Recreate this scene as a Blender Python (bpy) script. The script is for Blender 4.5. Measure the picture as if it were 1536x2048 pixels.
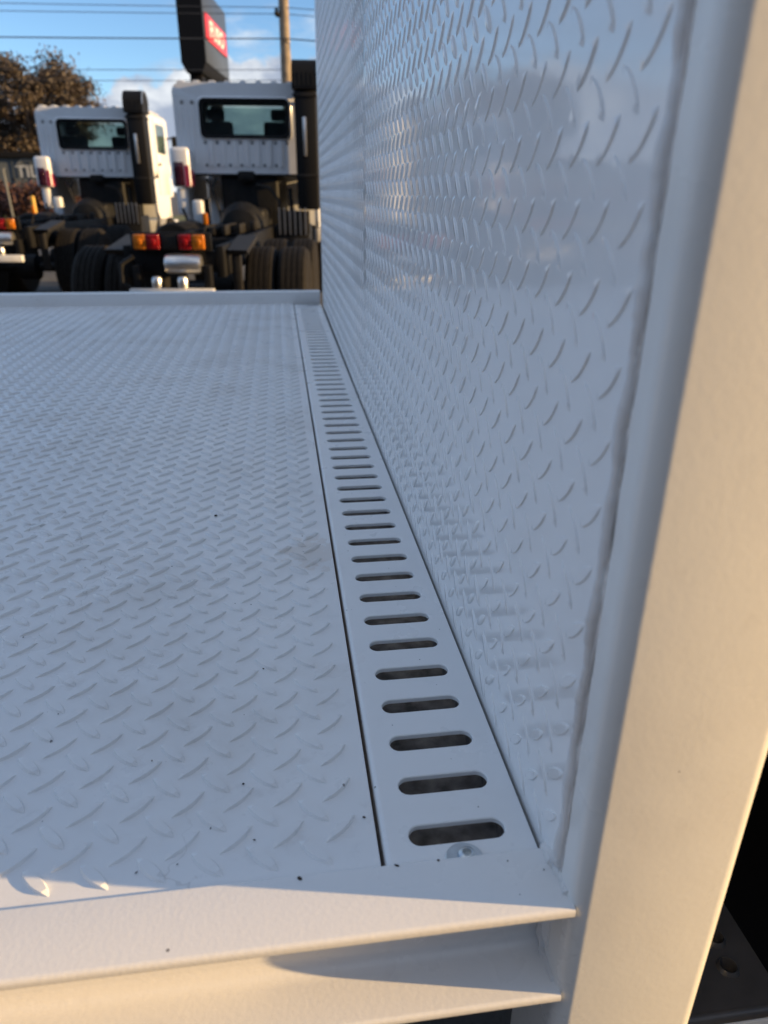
import bpy, bmesh, math, random
import numpy as np
from mathutils import Vector, Matrix
random.seed(7); rng = np.random.default_rng(7)
sc = bpy.context.scene
for o in list(bpy.data.objects): bpy.data.objects.remove(o)
C = sc.collection

# ---------------------------------------------------------------- camera
cam_d = bpy.data.cameras.new('camera'); cam = bpy.data.objects.new('camera', cam_d); C.objects.link(cam)
YAW, PITCH, ROLL = 0.14094, -0.4218, 0.00751
fw = Vector((math.sin(YAW)*math.cos(PITCH), math.cos(YAW)*math.cos(PITCH), math.sin(PITCH)))
rt = Vector((math.cos(YAW), -math.sin(YAW), 0)); up = rt.cross(fw)
r2 = rt*math.cos(ROLL) + up*math.sin(ROLL); u2 = up*math.cos(ROLL) - rt*math.sin(ROLL)
cam.matrix_world = Matrix(((r2.x, u2.x, -fw.x, -0.1404), (r2.y, u2.y, -fw.y, 0.0), (r2.z, u2.z, -fw.z, 0.38), (0, 0, 0, 1)))
cam_d.sensor_fit = 'VERTICAL'; cam_d.sensor_height = 36.0; cam_d.lens = 1423.0/2048*36
cam_d.clip_start = 0.02; cam_d.clip_end = 4000
cam_d.dof.use_dof = True; cam_d.dof.focus_distance = 0.66; cam_d.dof.aperture_fstop = cam_d.lens/3.5
sc.camera = cam

# ---------------------------------------------------------------- sky and sun
CLOUD_SEED = 44.3
SUN_AZ, SUN_EL = math.radians(101.8), math.radians(11.0)      # azimuth clockwise from +Y
w = bpy.data.worlds.new('World'); sc.world = w; w.use_nodes = True
nt = w.node_tree; N = nt.nodes; L = nt.links
bg = N['Background']; bg.inputs['Strength'].default_value = 0.102
sky = N.new('ShaderNodeTexSky'); sky.sky_type = 'NISHITA'; sky.sun_disc = False
sky.sun_elevation = SUN_EL; sky.sun_rotation = SUN_AZ; sky.air_density = 0.8; sky.dust_density = 0.0; sky.ozone_density = 3.0
tc = N.new('ShaderNodeTexCoord'); sep = N.new('ShaderNodeSeparateXYZ'); L.new(tc.outputs['Generated'], sep.inputs[0])
def wmath(op, a, b=None, clamp=False):
    m = N.new('ShaderNodeMath'); m.operation = op; m.use_clamp = clamp
    for i, v in enumerate((a, b)):
        if v is None: continue
        if hasattr(v, 'links') or hasattr(v, 'is_linked'): L.new(v, m.inputs[i])
        else: m.inputs[i].default_value = v
    return m.outputs[0]
def wnoise(scale3, detail, rough):
    mp = N.new('ShaderNodeMapping'); mp.inputs['Scale'].default_value = scale3; L.new(tc.outputs['Generated'], mp.inputs[0])
    n = N.new('ShaderNodeTexNoise'); n.inputs['Scale'].default_value = 1; n.inputs['Detail'].default_value = detail; n.inputs['Roughness'].default_value = rough
    L.new(mp.outputs[0], n.inputs['Vector']); return n.outputs['Fac']
def wramp(v, a, b):
    m = N.new('ShaderNodeMapRange'); m.interpolation_type = 'SMOOTHSTEP'; m.clamp = True
    L.new(v, m.inputs['Value']); m.inputs['From Min'].default_value = a; m.inputs['From Max'].default_value = b; return m.outputs[0]
# cumulus bank along the horizon (tops uneven) and broken cloud higher up, its cover raised to whiten the ambient light
bump = wnoise((5.0, 5.0, 5.0), 7, 0.62)
topz = wmath('ADD', wmath('MULTIPLY', bump, 0.20), 0.030)
bank = wramp(wmath('SUBTRACT', topz, sep.outputs['Z']), -0.002, 0.008)
den = wmath('ADD', wmath('MAXIMUM', sep.outputs['Z'], 0.0), 0.12)
cxy = N.new('ShaderNodeCombineXYZ'); L.new(wmath('DIVIDE', sep.outputs['X'], den), cxy.inputs[0]); L.new(wmath('DIVIDE', sep.outputs['Y'], den), cxy.inputs[1]); cxy.inputs[2].default_value = CLOUD_SEED
ln_ = N.new('ShaderNodeTexNoise'); ln_.inputs['Scale'].default_value = 0.9; ln_.inputs['Detail'].default_value = 9; ln_.inputs['Roughness'].default_value = 0.6; L.new(cxy.outputs[0], ln_.inputs['Vector'])
layer = wmath('MULTIPLY', wramp(ln_.outputs['Fac'], 0.46, 0.61), 0.92)
cl = wmath('MAXIMUM', bank, layer)
mix = N.new('ShaderNodeMix'); mix.data_type = 'RGBA'; L.new(cl, mix.inputs['Factor']); L.new(sky.outputs[0], mix.inputs['A'])
shade = N.new('ShaderNodeMix'); shade.data_type = 'RGBA'
shade.inputs['A'].default_value = (1.8, 2.1, 2.7, 1); shade.inputs['B'].default_value = (4.0, 4.2, 4.4, 1)
L.new(wramp(wnoise((7, 7, 16), 6, 0.6), 0.40, 0.62), shade.inputs['Factor'])
L.new(shade.outputs['Result'], mix.inputs['B']); L.new(mix.outputs['Result'], bg.inputs['Color'])
sun_d = bpy.data.lights.new('sun', 'SUN'); sun_d.energy = 4.3; sun_d.angle = math.radians(0.53); sun_d.color = (1.0, 0.66, 0.30)
sun = bpy.data.objects.new('sun', sun_d); C.objects.link(sun)
to_sun = Vector((math.sin(SUN_AZ)*math.cos(SUN_EL), math.cos(SUN_AZ)*math.cos(SUN_EL), math.sin(SUN_EL)))
sun.rotation_euler = to_sun.to_track_quat('Z', 'Y').to_euler(); sun.location = (4, -1, 4)
sc.view_settings.view_transform = 'Standard'; sc.view_settings.look = 'None'
sc.view_settings.exposure = 1.16; sc.view_settings.gamma = 1.0; sc.view_settings.use_curve_mapping = False
sc.render.engine = 'CYCLES'
sc.cycles.max_bounces = 6; sc.cycles.transmission_bounces = 5; sc.cycles.glossy_bounces = 4; sc.cycles.diffuse_bounces = 3

# ---------------------------------------------------------------- materials
def new_mat(name):
    m = bpy.data.materials.new(name); m.use_nodes = True
    return m, m.node_tree.nodes, m.node_tree.links, m.node_tree.nodes['Principled BSDF']
def simple(name, col, rough=0.5, metal=0.0, spec=None, var=0.0, vscale=6.0, bump=0.0, bscale=80.0, emit=None):
    m, n, l, b = new_mat(name)
    b.inputs['Base Color'].default_value = (*col, 1); b.inputs['Roughness'].default_value = rough; b.inputs['Metallic'].default_value = metal
    if spec is not None: b.inputs['Specular IOR Level'].default_value = spec
    g = n.new('ShaderNodeNewGeometry')
    if var:
        t = n.new('ShaderNodeTexNoise'); t.inputs['Scale'].default_value = vscale; t.inputs['Detail'].default_value = 6; l.new(g.outputs['Position'], t.inputs['Vector'])
        r = n.new('ShaderNodeMapRange'); r.inputs['From Min'].default_value = .3; r.inputs['From Max'].default_value = .7
        r.inputs['To Min'].default_value = 1-var; r.inputs['To Max'].default_value = 1+var; l.new(t.outputs['Fac'], r.inputs['Value'])
        mx = n.new('ShaderNodeVectorMath'); mx.operation = 'SCALE'; mx.inputs[0].default_value = col; l.new(r.outputs[0], mx.inputs['Scale'])
        l.new(mx.outputs[0], b.inputs['Base Color'])
    if bump:
        t = n.new('ShaderNodeTexNoise'); t.inputs['Scale'].default_value = bscale; t.inputs['Detail'].default_value = 4; l.new(g.outputs['Position'], t.inputs['Vector'])
        bp = n.new('ShaderNodeBump'); bp.inputs['Strength'].default_value = 1; bp.inputs['Distance'].default_value = bump; l.new(t.outputs['Fac'], bp.inputs['Height']); l.new(bp.outputs[0], b.inputs['Normal'])
    return m
def paint(name, col, rough, peel=0.00006, peel_scale=420, wave=0.0, dirt=0.25, speck=0.5, stain=False, rvar=0.08, nibs=0.0):
    """white truck enamel: orange peel, faint grime, dark grit specks"""
    m, n, l, b = new_mat(name)
    g = n.new('ShaderNodeNewGeometry'); P = g.outputs['Position']
    def noise(s, d=4, r=.55, vec=P):
        t = n.new('ShaderNodeTexNoise'); t.inputs['Scale'].default_value = s; t.inputs['Detail'].default_value = d; t.inputs['Roughness'].default_value = r; l.new(vec, t.inputs['Vector']); return t.outputs['Fac']
    def rng_(v, a, c, lo=0., hi=1.):
        r = n.new('ShaderNodeMapRange'); r.interpolation_type = 'SMOOTHSTEP'; l.new(v, r.inputs['Value'])
        r.inputs['From Min'].default_value = a; r.inputs['From Max'].default_value = c; r.inputs['To Min'].default_value = lo; r.inputs['To Max'].default_value = hi; return r.outputs[0]
    def mth(op, a, c):
        x = n.new('ShaderNodeMath'); x.operation = op
        for i, v in enumerate((a, c)):
            if isinstance(v, (int, float)): x.inputs[i].default_value = v
            else: l.new(v, x.inputs[i])
        return x.outputs[0]
    def mixc(f, a, c):
        x = n.new('ShaderNodeMix'); x.data_type = 'RGBA'; l.new(f, x.inputs['Factor'])
        for k, v in (('A', a), ('B', c)):
            if isinstance(v, tuple): x.inputs[k].default_value = (*v, 1)
            else: l.new(v, x.inputs[k])
        return x.outputs['Result']
    c = mixc(rng_(noise(5.5, 6, .6), .45, .72, 0, dirt), col, (.55, .50, .45))
    c = mixc(rng_(noise(38, 5, .65), .56, .75, 0, dirt*.7), c, (.45, .42, .40))
    if stain:
        off = n.new('ShaderNodeVectorMath'); off.operation = 'SUBTRACT'; l.new(P, off.inputs[0]); off.inputs[1].default_value = (-.118, .735, 0)
        scl = n.new('ShaderNodeVectorMath'); scl.operation = 'MULTIPLY'; l.new(off.outputs[0], scl.inputs[0]); scl.inputs[1].default_value = (30, 27, 0)
        ln = n.new('ShaderNodeVectorMath'); ln.operation = 'LENGTH'; l.new(scl.outputs[0], ln.inputs[0])
        d = mth('ADD', ln.outputs['Value'], mth('MULTIPLY', mth('SUBTRACT', noise(60, 5, .6), .5), 3.2))
        c = mixc(rng_(d, 1.0, .8, 0, .40), c, (.64, .56, .49))
    if stain:
        ed = mth('ABSOLUTE', mth('SUBTRACT', noise(8, 5, .55), .5), 0.0)
        c = mixc(mth('MULTIPLY', rng_(ed, .0045, .0015), rng_(noise(3.1, 2), .50, .60, 0, .40)), c, (.33, .31, .29))
    vo = n.new('ShaderNodeTexVoronoi'); vo.inputs['Scale'].default_value = 55; vo.inputs['Randomness'].default_value = 1; l.new(P, vo.inputs['Vector'])
    pick = n.new('ShaderNodeSeparateColor'); l.new(vo.outputs['Color'], pick.inputs[0])
    sp = mth('MULTIPLY', rng_(mth('SUBTRACT', vo.outputs['Distance'], mth('MULTIPLY', pick.outputs[1], .055)), .03, .012), rng_(pick.outputs[0], 1-speck*.35, 1-speck*.35+.02))
    c = mixc(mth('MULTIPLY', sp, .8), c, (.09, .08, .075))
    l.new(c, b.inputs['Base Color'])
    l.new(rng_(noise(14, 5), .3, .7, rough-rvar*.5, rough+rvar), b.inputs['Roughness'])
    h = noise(peel_scale, 2, .5)
    bp = n.new('ShaderNodeBump'); bp.inputs['Strength'].default_value = 1; bp.inputs['Distance'].default_value = peel; l.new(h, bp.inputs['Height'])
    last = bp
    if nibs:
        v2 = n.new('ShaderNodeTexVoronoi'); v2.inputs['Scale'].default_value = 26; l.new(P, v2.inputs['Vector'])
        p2 = n.new('ShaderNodeSeparateColor'); l.new(v2.outputs['Color'], p2.inputs[0])
        hb = mth('MULTIPLY', rng_(mth('SUBTRACT', v2.outputs['Distance'], mth('MULTIPLY', p2.outputs[1], .02)), .035, .005), rng_(p2.outputs[0], .55, .60))
        b3 = n.new('ShaderNodeBump'); b3.inputs['Distance'].default_value = nibs; l.new(hb, b3.inputs['Height']); l.new(bp.outputs[0], b3.inputs['Normal']); bp = b3; last = b3
    if wave:
        b2 = n.new('ShaderNodeBump'); b2.inputs['Distance'].default_value = wave; l.new(noise(9, 2), b2.inputs['Height']); l.new(bp.outputs[0], b2.inputs['Normal']); last = b2
    l.new(last.outputs[0], b.inputs['Normal'])
    return m
WHITE = (.82, .82, .815)
M = {}
M['floor'] = paint('floor_enamel', WHITE, .30, .00004, 380, .0002, .32, .9, True)
M['wall'] = paint('wall_enamel', (.88, .88, .87), .075, .000012, 300, .0003, .10, .35, rvar=.03)
M['strip'] = paint('strip_enamel', WHITE, .30, .00003, 500, 0, .12, .35)
M['rail'] = paint('rail_enamel', (.81, .80, .785), .27, .00011, 320, .0003, .18, .4, nibs=.0004)
M['post'] = paint('post_enamel', (.86, .855, .82), .22, .00007, 240, .0007, .16, .3, nibs=.0005)
M['weld'] = paint('weld_enamel', (.77, .76, .745), .33, .00025, 260, 0, .55, .5)
M['seam'] = simple('seam_dirt_shadow', (.60, .56, .53), .6, var=.4, vscale=40)  # brownish seam dirt plus the shadow beside the bead, put into the colour
M['steel'] = simple('dusty_steel', (.33, .28, .24), .8, .0, var=.5, vscale=75, bump=.0008, bscale=140)
M['zinc'] = simple('zinc_plate', (.62, .65, .66), .34, 1.0, var=.12, vscale=90)
M['black'] = simple('black_plastic', (.006, .006, .0065), .6, spec=.2, bump=.0003, bscale=200)
M['chassis'] = simple('chassis_black', (.005, .005, .0055), .6, spec=.2, var=.4, vscale=5)
M['bracket'] = simple('bracket_coating', (.06, .06, .062), .36, var=.15, vscale=30)
M['rubber'] = simple('tyre_rubber', (.012, .0105, .009), .85, spec=.2, var=.35, vscale=20)
M['cabwhite'] = simple('cab_enamel', (.74, .75, .76), .22, var=.03)
M['cabgrey'] = simple('primer_grey', (.20, .20, .20), .5, var=.2)
M['alu'] = simple('bare_aluminium', (.70, .69, .67), .35, 1.0, var=.1)
M['greypart'] = simple('grey_casting', (.014, .013, .012), .55, .0, spec=.25, var=.4, vscale=12)
M['engine'] = simple('engine_dark', (.006, .0062, .0065), .6, spec=.25, var=.5, vscale=9)
M['amber'] = simple('amber_lens', (.50, .15, .012), .15)
M['red'] = simple('red_lens', (.25, .008, .010), .15)
M['pink'] = simple('red_film', (.42, .04, .09), .3)
M['darklens'] = simple('dark_lens', (.045, .01, .022), .15)
M['plate'] = simple('pale_plate', (.66, .67, .67), .4, var=.1)
M['interior'] = simple('cab_trim', (.05, .055, .06), .7)
M['signblack'] = simple('sign_black', (.005, .005, .006), .6, spec=.15)
M['signgrey'] = simple('sign_charcoal', (.035, .042, .055), .35)
M['signred'] = simple('sign_red', (.62, .03, .045), .35)
M['signwhite'] = simple('sign_letter_white', (.82, .80, .76), .4)
M['timber'] = simple('weathered_timber', (.25, .20, .145), .85, var=.3, vscale=5, bump=.01, bscale=12)
M['wire'] = simple('wire_sheath', (.03, .035, .045), .6)
M['asphalt'] = simple('asphalt', (.085, .083, .080), .85, var=.25, vscale=.8, bump=.004, bscale=90)
M['grass'] = simple('grass_blade', (.115, .120, .028), .8, var=.35, vscale=1.2)
M['shed'] = simple('shed_cladding', (.055, .065, .075), .6, var=.12, vscale=.6)
M['shedtext'] = simple('faded_sign_paint', (.42, .43, .43), .6)
M['shedarch'] = simple('dull_grey_paint', (.13, .135, .135), .6)
M['hedge'] = simple('copper_leaf', (.085, .035, .026), .7, var=.5, vscale=2.5)
M['leaf'] = simple('olive_brown_leaf', (.058, .042, .028), .65, var=.5, vscale=1.6)
M['leafgreen'] = simple('dull_green_leaf', (.045, .055, .026), .65, var=.45, vscale=1.2)
M['bark'] = simple('grey_bark', (.17, .125, .09), .9, var=.35, vscale=4)
M['yellow'] = simple('yellow_enamel', (.55, .33, .05), .5)
M['brick'] = simple('red_roof', (.23, .06, .04), .8, var=.3, vscale=2)
M['grit'] = simple('dark_grit', (.05, .04, .032), .9)
m, n, l, b = new_mat('tinted_glass'); b.inputs['Base Color'].default_value = (.42, .53, .52, 1); b.inputs['Roughness'].default_value = .02
b.inputs['Transmission Weight'].default_value = 1; b.inputs['IOR'].default_value = 1.45; M['glass'] = m

# ---------------------------------------------------------------- helpers
def link(name, verts, faces, mat, parent=None, smooth=False, fmat=None):
    me = bpy.data.meshes.new(name); me.from_pydata([tuple(v) for v in verts], [], faces); me.update()
    for mm in (mat if isinstance(mat, list) else [mat]): me.materials.append(M[mm])
    if fmat: me.polygons.foreach_set('material_index', fmat)
    if smooth: me.polygons.foreach_set('use_smooth', [True]*len(me.polygons))
    o = bpy.data.objects.new(name, me); C.objects.link(o)
    if parent: o.parent = parent
    return o
def from_bm(name, bm, mat, parent=None, smooth=False):
    bmesh.ops.recalc_face_normals(bm, faces=bm.faces)
    me = bpy.data.meshes.new(name); bm.to_mesh(me); bm.free()
    for mm in (mat if isinstance(mat, list) else [mat]): me.materials.append(M[mm])
    if smooth: me.polygons.foreach_set('use_smooth', [True]*len(me.polygons))
    o = bpy.data.objects.new(name, me); C.objects.link(o)
    if parent: o.parent = parent
    return o
def add_box(bm, a, c, bev=0.0, seg=2):
    q = bmesh.ops.create_cube(bm, size=1)['verts']
    for v in q: v.co = Vector([(a[i]+c[i])/2 + v.co[i]*(c[i]-a[i]) for i in range(3)])
    if bev:
        es = list({e for v in q for e in v.link_edges})
        bmesh.ops.bevel(bm, geom=es, offset=bev, segments=seg, affect='EDGES', profile=.5)
def box(name, a, c, mat, parent=None, bev=0.0, seg=2):
    bm = bmesh.new(); add_box(bm, a, c, bev, seg); return from_bm(name, bm, mat, parent, False if not bev else True) if not bev else auto(from_bm(name, bm, mat, parent))
def auto(o, ang=40):
    me = o.data
    bm = bmesh.new(); bm.from_mesh(me)
    for f in bm.faces: f.smooth = True
    for e in bm.edges:
        if len(e.link_faces) == 2 and e.calc_face_angle(0) > math.radians(ang): e.smooth = False
    bm.to_mesh(me); bm.free(); return o
def tube_geo(pts, r, seg=8, cap=True):
    pts = [Vector(p) for p in pts]; V = []; F = []
    n_ = len(pts); rr = r if isinstance(r, (list, tuple)) else [r]*n_
    prev = None
    for i, p in enumerate(pts):
        t = (pts[min(i+1, n_-1)] - pts[max(i-1, 0)]).normalized()
        a = Vector((0, 0, 1)) if abs(t.z) < .9 else Vector((1, 0, 0))
        if prev is None: s = t.cross(a).normalized()
        else: s = (prev - t*prev.dot(t)).normalized()
        prev = s; q = t.cross(s)
        for k in range(seg):
            an = 2*math.pi*k/seg; V.append(p + (s*math.cos(an) + q*math.sin(an))*rr[i])
    for i in range(n_-1):
        for k in range(seg):
            F.append((i*seg+k, i*seg+(k+1) % seg, (i+1)*seg+(k+1) % seg, (i+1)*seg+k))
    if cap: F.append(tuple(range(seg-1, -1, -1))); F.append(tuple(range((n_-1)*seg, n_*seg)))
    return V, F
def tube(name, pts, r, mat, parent=None, seg=8):
    V, F = tube_geo(pts, r, seg); return auto(link(name, V, F, mat, parent))
def prism(name, prof, axis, a, c, mat, parent=None, n_=1, autoang=30):
    """profile (list of 2-D points) swept along an axis; profile coords are the other two axes in xyz order"""
    V = []; F = []; k = len(prof)
    for t in (a, c):
        for p in prof:
            q = list(p); q.insert(axis, t); V.append(q)
    for i in range(k): F.append((i, (i+1) % k, k+(i+1) % k, k+i))
    F.append(tuple(range(k))); F.append(tuple(range(2*k-1, k-1, -1)))
    bm = bmesh.new(); vs = [bm.verts.new(v) for v in V]
    for f in F: bm.faces.new([vs[i] for i in f])
    return auto(from_bm(name, bm, mat, parent), autoang)
def lathe(name, prof, mat, parent=None, seg=24, axis='x', at=(0, 0, 0)):
    V = []; F = []
    for (r, h) in prof:
        for k in range(seg):
            an = 2*math.pi*k/seg; p = (h, r*math.cos(an), r*math.sin(an))
            if axis == 'z': p = (p[1], p[2], p[0])
            if axis == 'y': p = (p[1], p[0], p[2])
            V.append((p[0]+at[0], p[1]+at[1], p[2]+at[2]))
    for i in range(len(prof)-1):
        for k in range(seg): F.append((i*seg+k, i*seg+(k+1) % seg, (i+1)*seg+(k+1) % seg, (i+1)*seg+k))
    F.append(tuple(range(seg))); F.append(tuple(range((len(prof)-1)*seg, len(prof)*seg)))
    bm = bmesh.new(); vs = [bm.verts.new(v) for v in V]
    for f in F: bm.faces.new([vs[i] for i in f])
    return auto(from_bm(name, bm, mat, parent), 35)
def empty(name, loc=(0, 0, 0), rz=0.0):
    o = bpy.data.objects.new(name, None); C.objects.link(o); o.location = loc; o.rotation_euler = (0, 0, rz); o.empty_display_size = .1; return o
def tag(o, label=None, cat=None, group=None, kind=None):
    for k, v in (('label', label), ('category', cat), ('group', group), ('kind', kind)):
        if v: o[k] = v
    return o
def text_mesh(name, s, size, mat, parent, mw, depth=.01, sx=1.0, bold=0.0):
    cu = bpy.data.curves.new(name, 'FONT'); cu.body = s; cu.size = size; cu.extrude = depth; cu.align_x = 'CENTER'; cu.align_y = 'CENTER'; cu.offset = bold
    to = bpy.data.objects.new(name, cu); C.objects.link(to)
    bpy.context.view_layer.update()
    me = bpy.data.meshes.new_from_object(to.evaluated_get(bpy.context.evaluated_depsgraph_get()))
    bpy.data.objects.remove(to); me.name = name; me.transform(mw @ Matrix.Diagonal((sx, 1, 1, 1)))
    me.materials.clear(); me.materials.append(M[mat])
    o = bpy.data.objects.new(name, me); C.objects.link(o); o.parent = parent; return o
def rrect(hw, hh, r, seg=5):
    out = []
    for cx, cz, a0 in ((hw-r, hh-r, 0), (-hw+r, hh-r, 90), (-hw+r, -hh+r, 180), (hw-r, -hh+r, 270)):
        for k in range(seg+1):
            a = math.radians(a0+90*k/seg); out.append((cx+r*math.cos(a), cz+r*math.sin(a)))
    return out
GZ = -1.15                                                        # yard surface; z = 0 is the tray floor

# ================================================================ ground and setting
tag(link('ground', [(-1500, -1500, GZ), (1500, -1500, GZ), (1500, 1500, GZ), (-1500, 1500, GZ)], [(0, 1, 2, 3)], 'asphalt'), 'dark asphalt yard under the trucks', None, None, 'structure')
tag(link('grass_verge', [(-90, 33, GZ+.004), (60, 33, GZ+.004), (60, 54, GZ+.004), (-90, 54, GZ+.004)], [(0, 1, 2, 3)], 'grass'), 'dry grass verge beyond the parked trucks', None, None, 'structure')
bm = bmesh.new(); add_box(bm, (-90, 32.8, GZ), (60, 33, GZ+.12), .02, 2)
tag(from_bm('kerb', bm, 'shedtext'), 'pale concrete kerb along the grass verge', None, None, 'structure')

# ================================================================ the flatbed truck (the tray in front)
truck = empty('flatbed_truck', (0, 0, 0))
tag(truck, 'white steel flatbed truck with raised-tread tray floor and tall headboard, filling the foreground', 'truck')
A = 0.03357                                                       # tread spacing
def tread_geo(flat=.80, Wd=.0036, Hh=.0013):
    V = []; F = []; nt_ = 6; S = (-1, -flat, flat, 1); Hs = (0, 1, 1, 0)
    Lh = .0148
    for i in range(nt_+1):
        t = -1+2*i/nt_; wt = Wd*(1-abs(t)**2.2)+.00012; ht = Hh*(1-abs(t)**7)
        for s, hs in zip(S, Hs): V.append((t*Lh, s*wt, ht*hs))
    for i in range(nt_):
        for j in range(3): F.append((i*4+j, (i+1)*4+j, (i+1)*4+j+1, i*4+j+1))
    return np.array(V), F
TV, TF = tread_geo()
TV_FLOOR = tread_geo(.72, .0042, .0023)[0]
def treads(plate, mat, frames, near_key, name='tread_bar', TV=TV):
    """frames: list of 3x4 arrays (x, y, z axis columns + origin); the 300 nearest are parts of their own, the rest one mesh"""
    frames = sorted(frames, key=near_key)
    me = bpy.data.meshes.new(name); me.from_pydata([tuple(v) for v in TV], [], TF); me.materials.append(M[mat])
    for f in frames[:300]:
        o = bpy.data.objects.new(name, me); C.objects.link(o); o.parent = plate
        o.matrix_local = Matrix([[*f[i]] for i in range(3)] + [[0, 0, 0, 1]])
    R = np.array(frames[300:]); V = np.einsum('nij,vj->nvi', R[:, :, :3], TV) + R[:, None, :, 3]
    n_, k = V.shape[:2]; V = V.reshape(-1, 3); F = (np.array(TF)[None] + (np.arange(n_)*k)[:, None, None]).reshape(-1, 4)
    m2 = bpy.data.meshes.new('tread_field'); m2.vertices.add(len(V)); m2.vertices.foreach_set('co', V.ravel())
    m2.loops.add(F.size); m2.loops.foreach_set('vertex_index', F.ravel().astype(np.int32))
    m2.polygons.add(len(F)); m2.polygons.foreach_set('loop_start', np.arange(0, F.size, 4, dtype=np.int32)); m2.polygons.foreach_set('loop_total', np.full(len(F), 4, dtype=np.int32))
    m2.update(calc_edges=True); m2.materials.append(M[mat])
    o = bpy.data.objects.new('tread_field', m2); C.objects.link(o); o.parent = plate; o['kind'] = 'stuff'
camp = np.array((-.1404, 0, .38))
nk = lambda f: float(((np.array(f)[:, 3]-camp)**2).sum())
Y1 = 2.762
# floor plate
fp = box('floor_plate', (-4.6, .3048, -.004), (-.0968, Y1, 0), 'floor', truck)
fr = []
s2 = math.sqrt(.5)
for i in range(-90, 4):
    for j in range(-4, 74):
        for (ox, oy, ang) in ((-.15314, .37422, 45), (-.15314-A/2, .37422-A/2, -45)):
            x = ox+i*A; y = oy+j*A
            if x < -3.1 or x > -.106 or y < .318 or y > Y1-.014: continue
            an = math.radians(ang+random.uniform(-1.5, 1.5)); ca, sa = math.cos(an), math.sin(an); hs = random.uniform(.85, 1.1)
            fr.append([[ca, -sa, 0, x], [sa, ca, 0, y], [0, 0, hs, -.0001]])
treads(fp, 'floor', fr, nk, TV=TV_FLOOR)
# side rail: channel with its flanges towards the viewer
def arc(cy, cz, r, a0, a1, n_=4): return [(cy+r*math.cos(math.radians(a0+(a1-a0)*k/n_)), cz+r*math.sin(math.radians(a0+(a1-a0)*k/n_))) for k in range(n_+1)]
YE, YW, ZT, ZB = .2600, .3044, .0062, -.078
prof = arc(YE+.0028, ZT-.0028, .0028, 180, 90) + arc(YW-.0015, ZT-.0015, .0015, 90, 0) + arc(YW-.003, ZB+.003, .003, 0, -90) + arc(YE+.0025, ZB+.0025, .0025, 270, 180)
prof += arc(YE+.0025, ZB+.0065-.0025+.0005, .0025, 180, 90) + arc(.2985-.011, ZB+.007+.011, .011, -90, 0, 6) + arc(.2985-.008, ZT-.0065-.008, .008, 0, 90, 6) + arc(YE+.0012, ZT-.0065+.0012, .0012, 270, 180)
prism('side_rail', prof, 0, -4.6, .0094, 'rail', truck)
def path_weld(P, r):
    Q = []
    for i in range(len(P)-1):
        a, c = Vector(P[i]), Vector(P[i+1]); n_ = max(1, int((c-a).length/.0022))
        for k in range(n_): Q.append(a.lerp(c, k/n_)+Vector([random.uniform(-.0005, .0005) for _ in range(3)]))
    Q.append(Vector(P[-1])); V, F = tube_geo(Q, [r*random.uniform(.85, 1.15) for _ in Q], 10); return link('weld_bead', V, F, 'weld', truck, True)
path_weld([(.0092, .2680, -.0030), (.0088, .2720, -.0040), (.0084, .2920, -.0050), (.0084, .2965, -.0120), (.0084, .2965, -.0600), (.0084, .2900, -.0700), (.0090, .2690, -.0715)], .0036)
# far coaming
prism('far_coaming', arc(Y1+.004, .039, .004, 180, 90) + arc(Y1+.046, .039, .004, 90, 0) + [(Y1+.05, -.08), (Y1, -.08)], 0, -4.6, .004, 'strip', truck)
# slotted strip over the drain gap
SX0, SX1, ST = -.0938, .0036, .0008
st_y0, pitch, nslot = .32776, .04258, 55
V = []; F = []
def slot_cell(yc, y0, y1):
    hl, hr = .0319, .0080; cx = -.0443
    x0, x1 = SX0+.004, SX1
    tips = []
    for sg_ in (1, -1):
        for k in range(13):
            aa = math.radians(-90+180*k/12); tips.append(round(math.atan2(hr*math.sin(aa), sg_*(hl-hr+hr*math.cos(aa))) % (2*math.pi), 5))
    ang = sorted(set(tips + [round(x_, 5) for x_ in (math.pi/2, 3*math.pi/2)] + [round(math.atan2(yy-yc, xx-cx) % (2*math.pi), 5) for xx in (x0, x1) for yy in (y0, y1)]))
    def stad(a, g):
        c, s = math.cos(a), math.sin(a); r = hr+g; d = hl-hr
        if abs(s) > 1e-9:
            t = r/abs(s)
            if abs(t*c) <= d: return t
        bq = d*abs(c); return bq + math.sqrt(max(0, bq*bq-(d*d-r*r)))
    base = len(V); k = len(ang)
    for a in ang:
        c, s = math.cos(a), math.sin(a); ts = []
        if c > 1e-9: ts.append((x1-cx)/c)
        if c < -1e-9: ts.append((x0-cx)/c)
        if s > 1e-9: ts.append((y1-yc)/s)
        if s < -1e-9: ts.append((y0-yc)/s)
        t = min(ts)
        for tt, z in ((t, ST), (stad(a, .0007), ST), (stad(a, 0), ST-.0007), (stad(a, 0), ST-.0040), (stad(a, .0015), ST-.0045)):
            V.append((cx+c*tt, yc+s*tt, z))
    for i in range(k):
        j = (i+1) % k
        for q in range(4): F.append((base+i*5+q, base+j*5+q, base+j*5+q+1, base+i*5+q+1))
for i in range(nslot):
    yc = st_y0+i*pitch
    slot_cell(yc, yc-pitch/2, yc+pitch/2)
ys, ye = .3040, Y1-.03
ya, yb = st_y0-pitch/2, st_y0+(nslot-.5)*pitch
for (p, q) in ((ys, ya), (yb, ye)):
    k = len(V); V += [(SX0+.004, p, ST), (SX1, p, ST), (SX1, q, ST), (SX0+.004, q, ST)]; F.append((k, k+1, k+2, k+3))
pr = [(SX0+.004 - .004*math.sin(math.radians(t)), ST-.004+.004*math.cos(math.radians(t))) for t in (0, 22, 45, 67, 90)] + [(SX0, -.035)]
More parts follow.
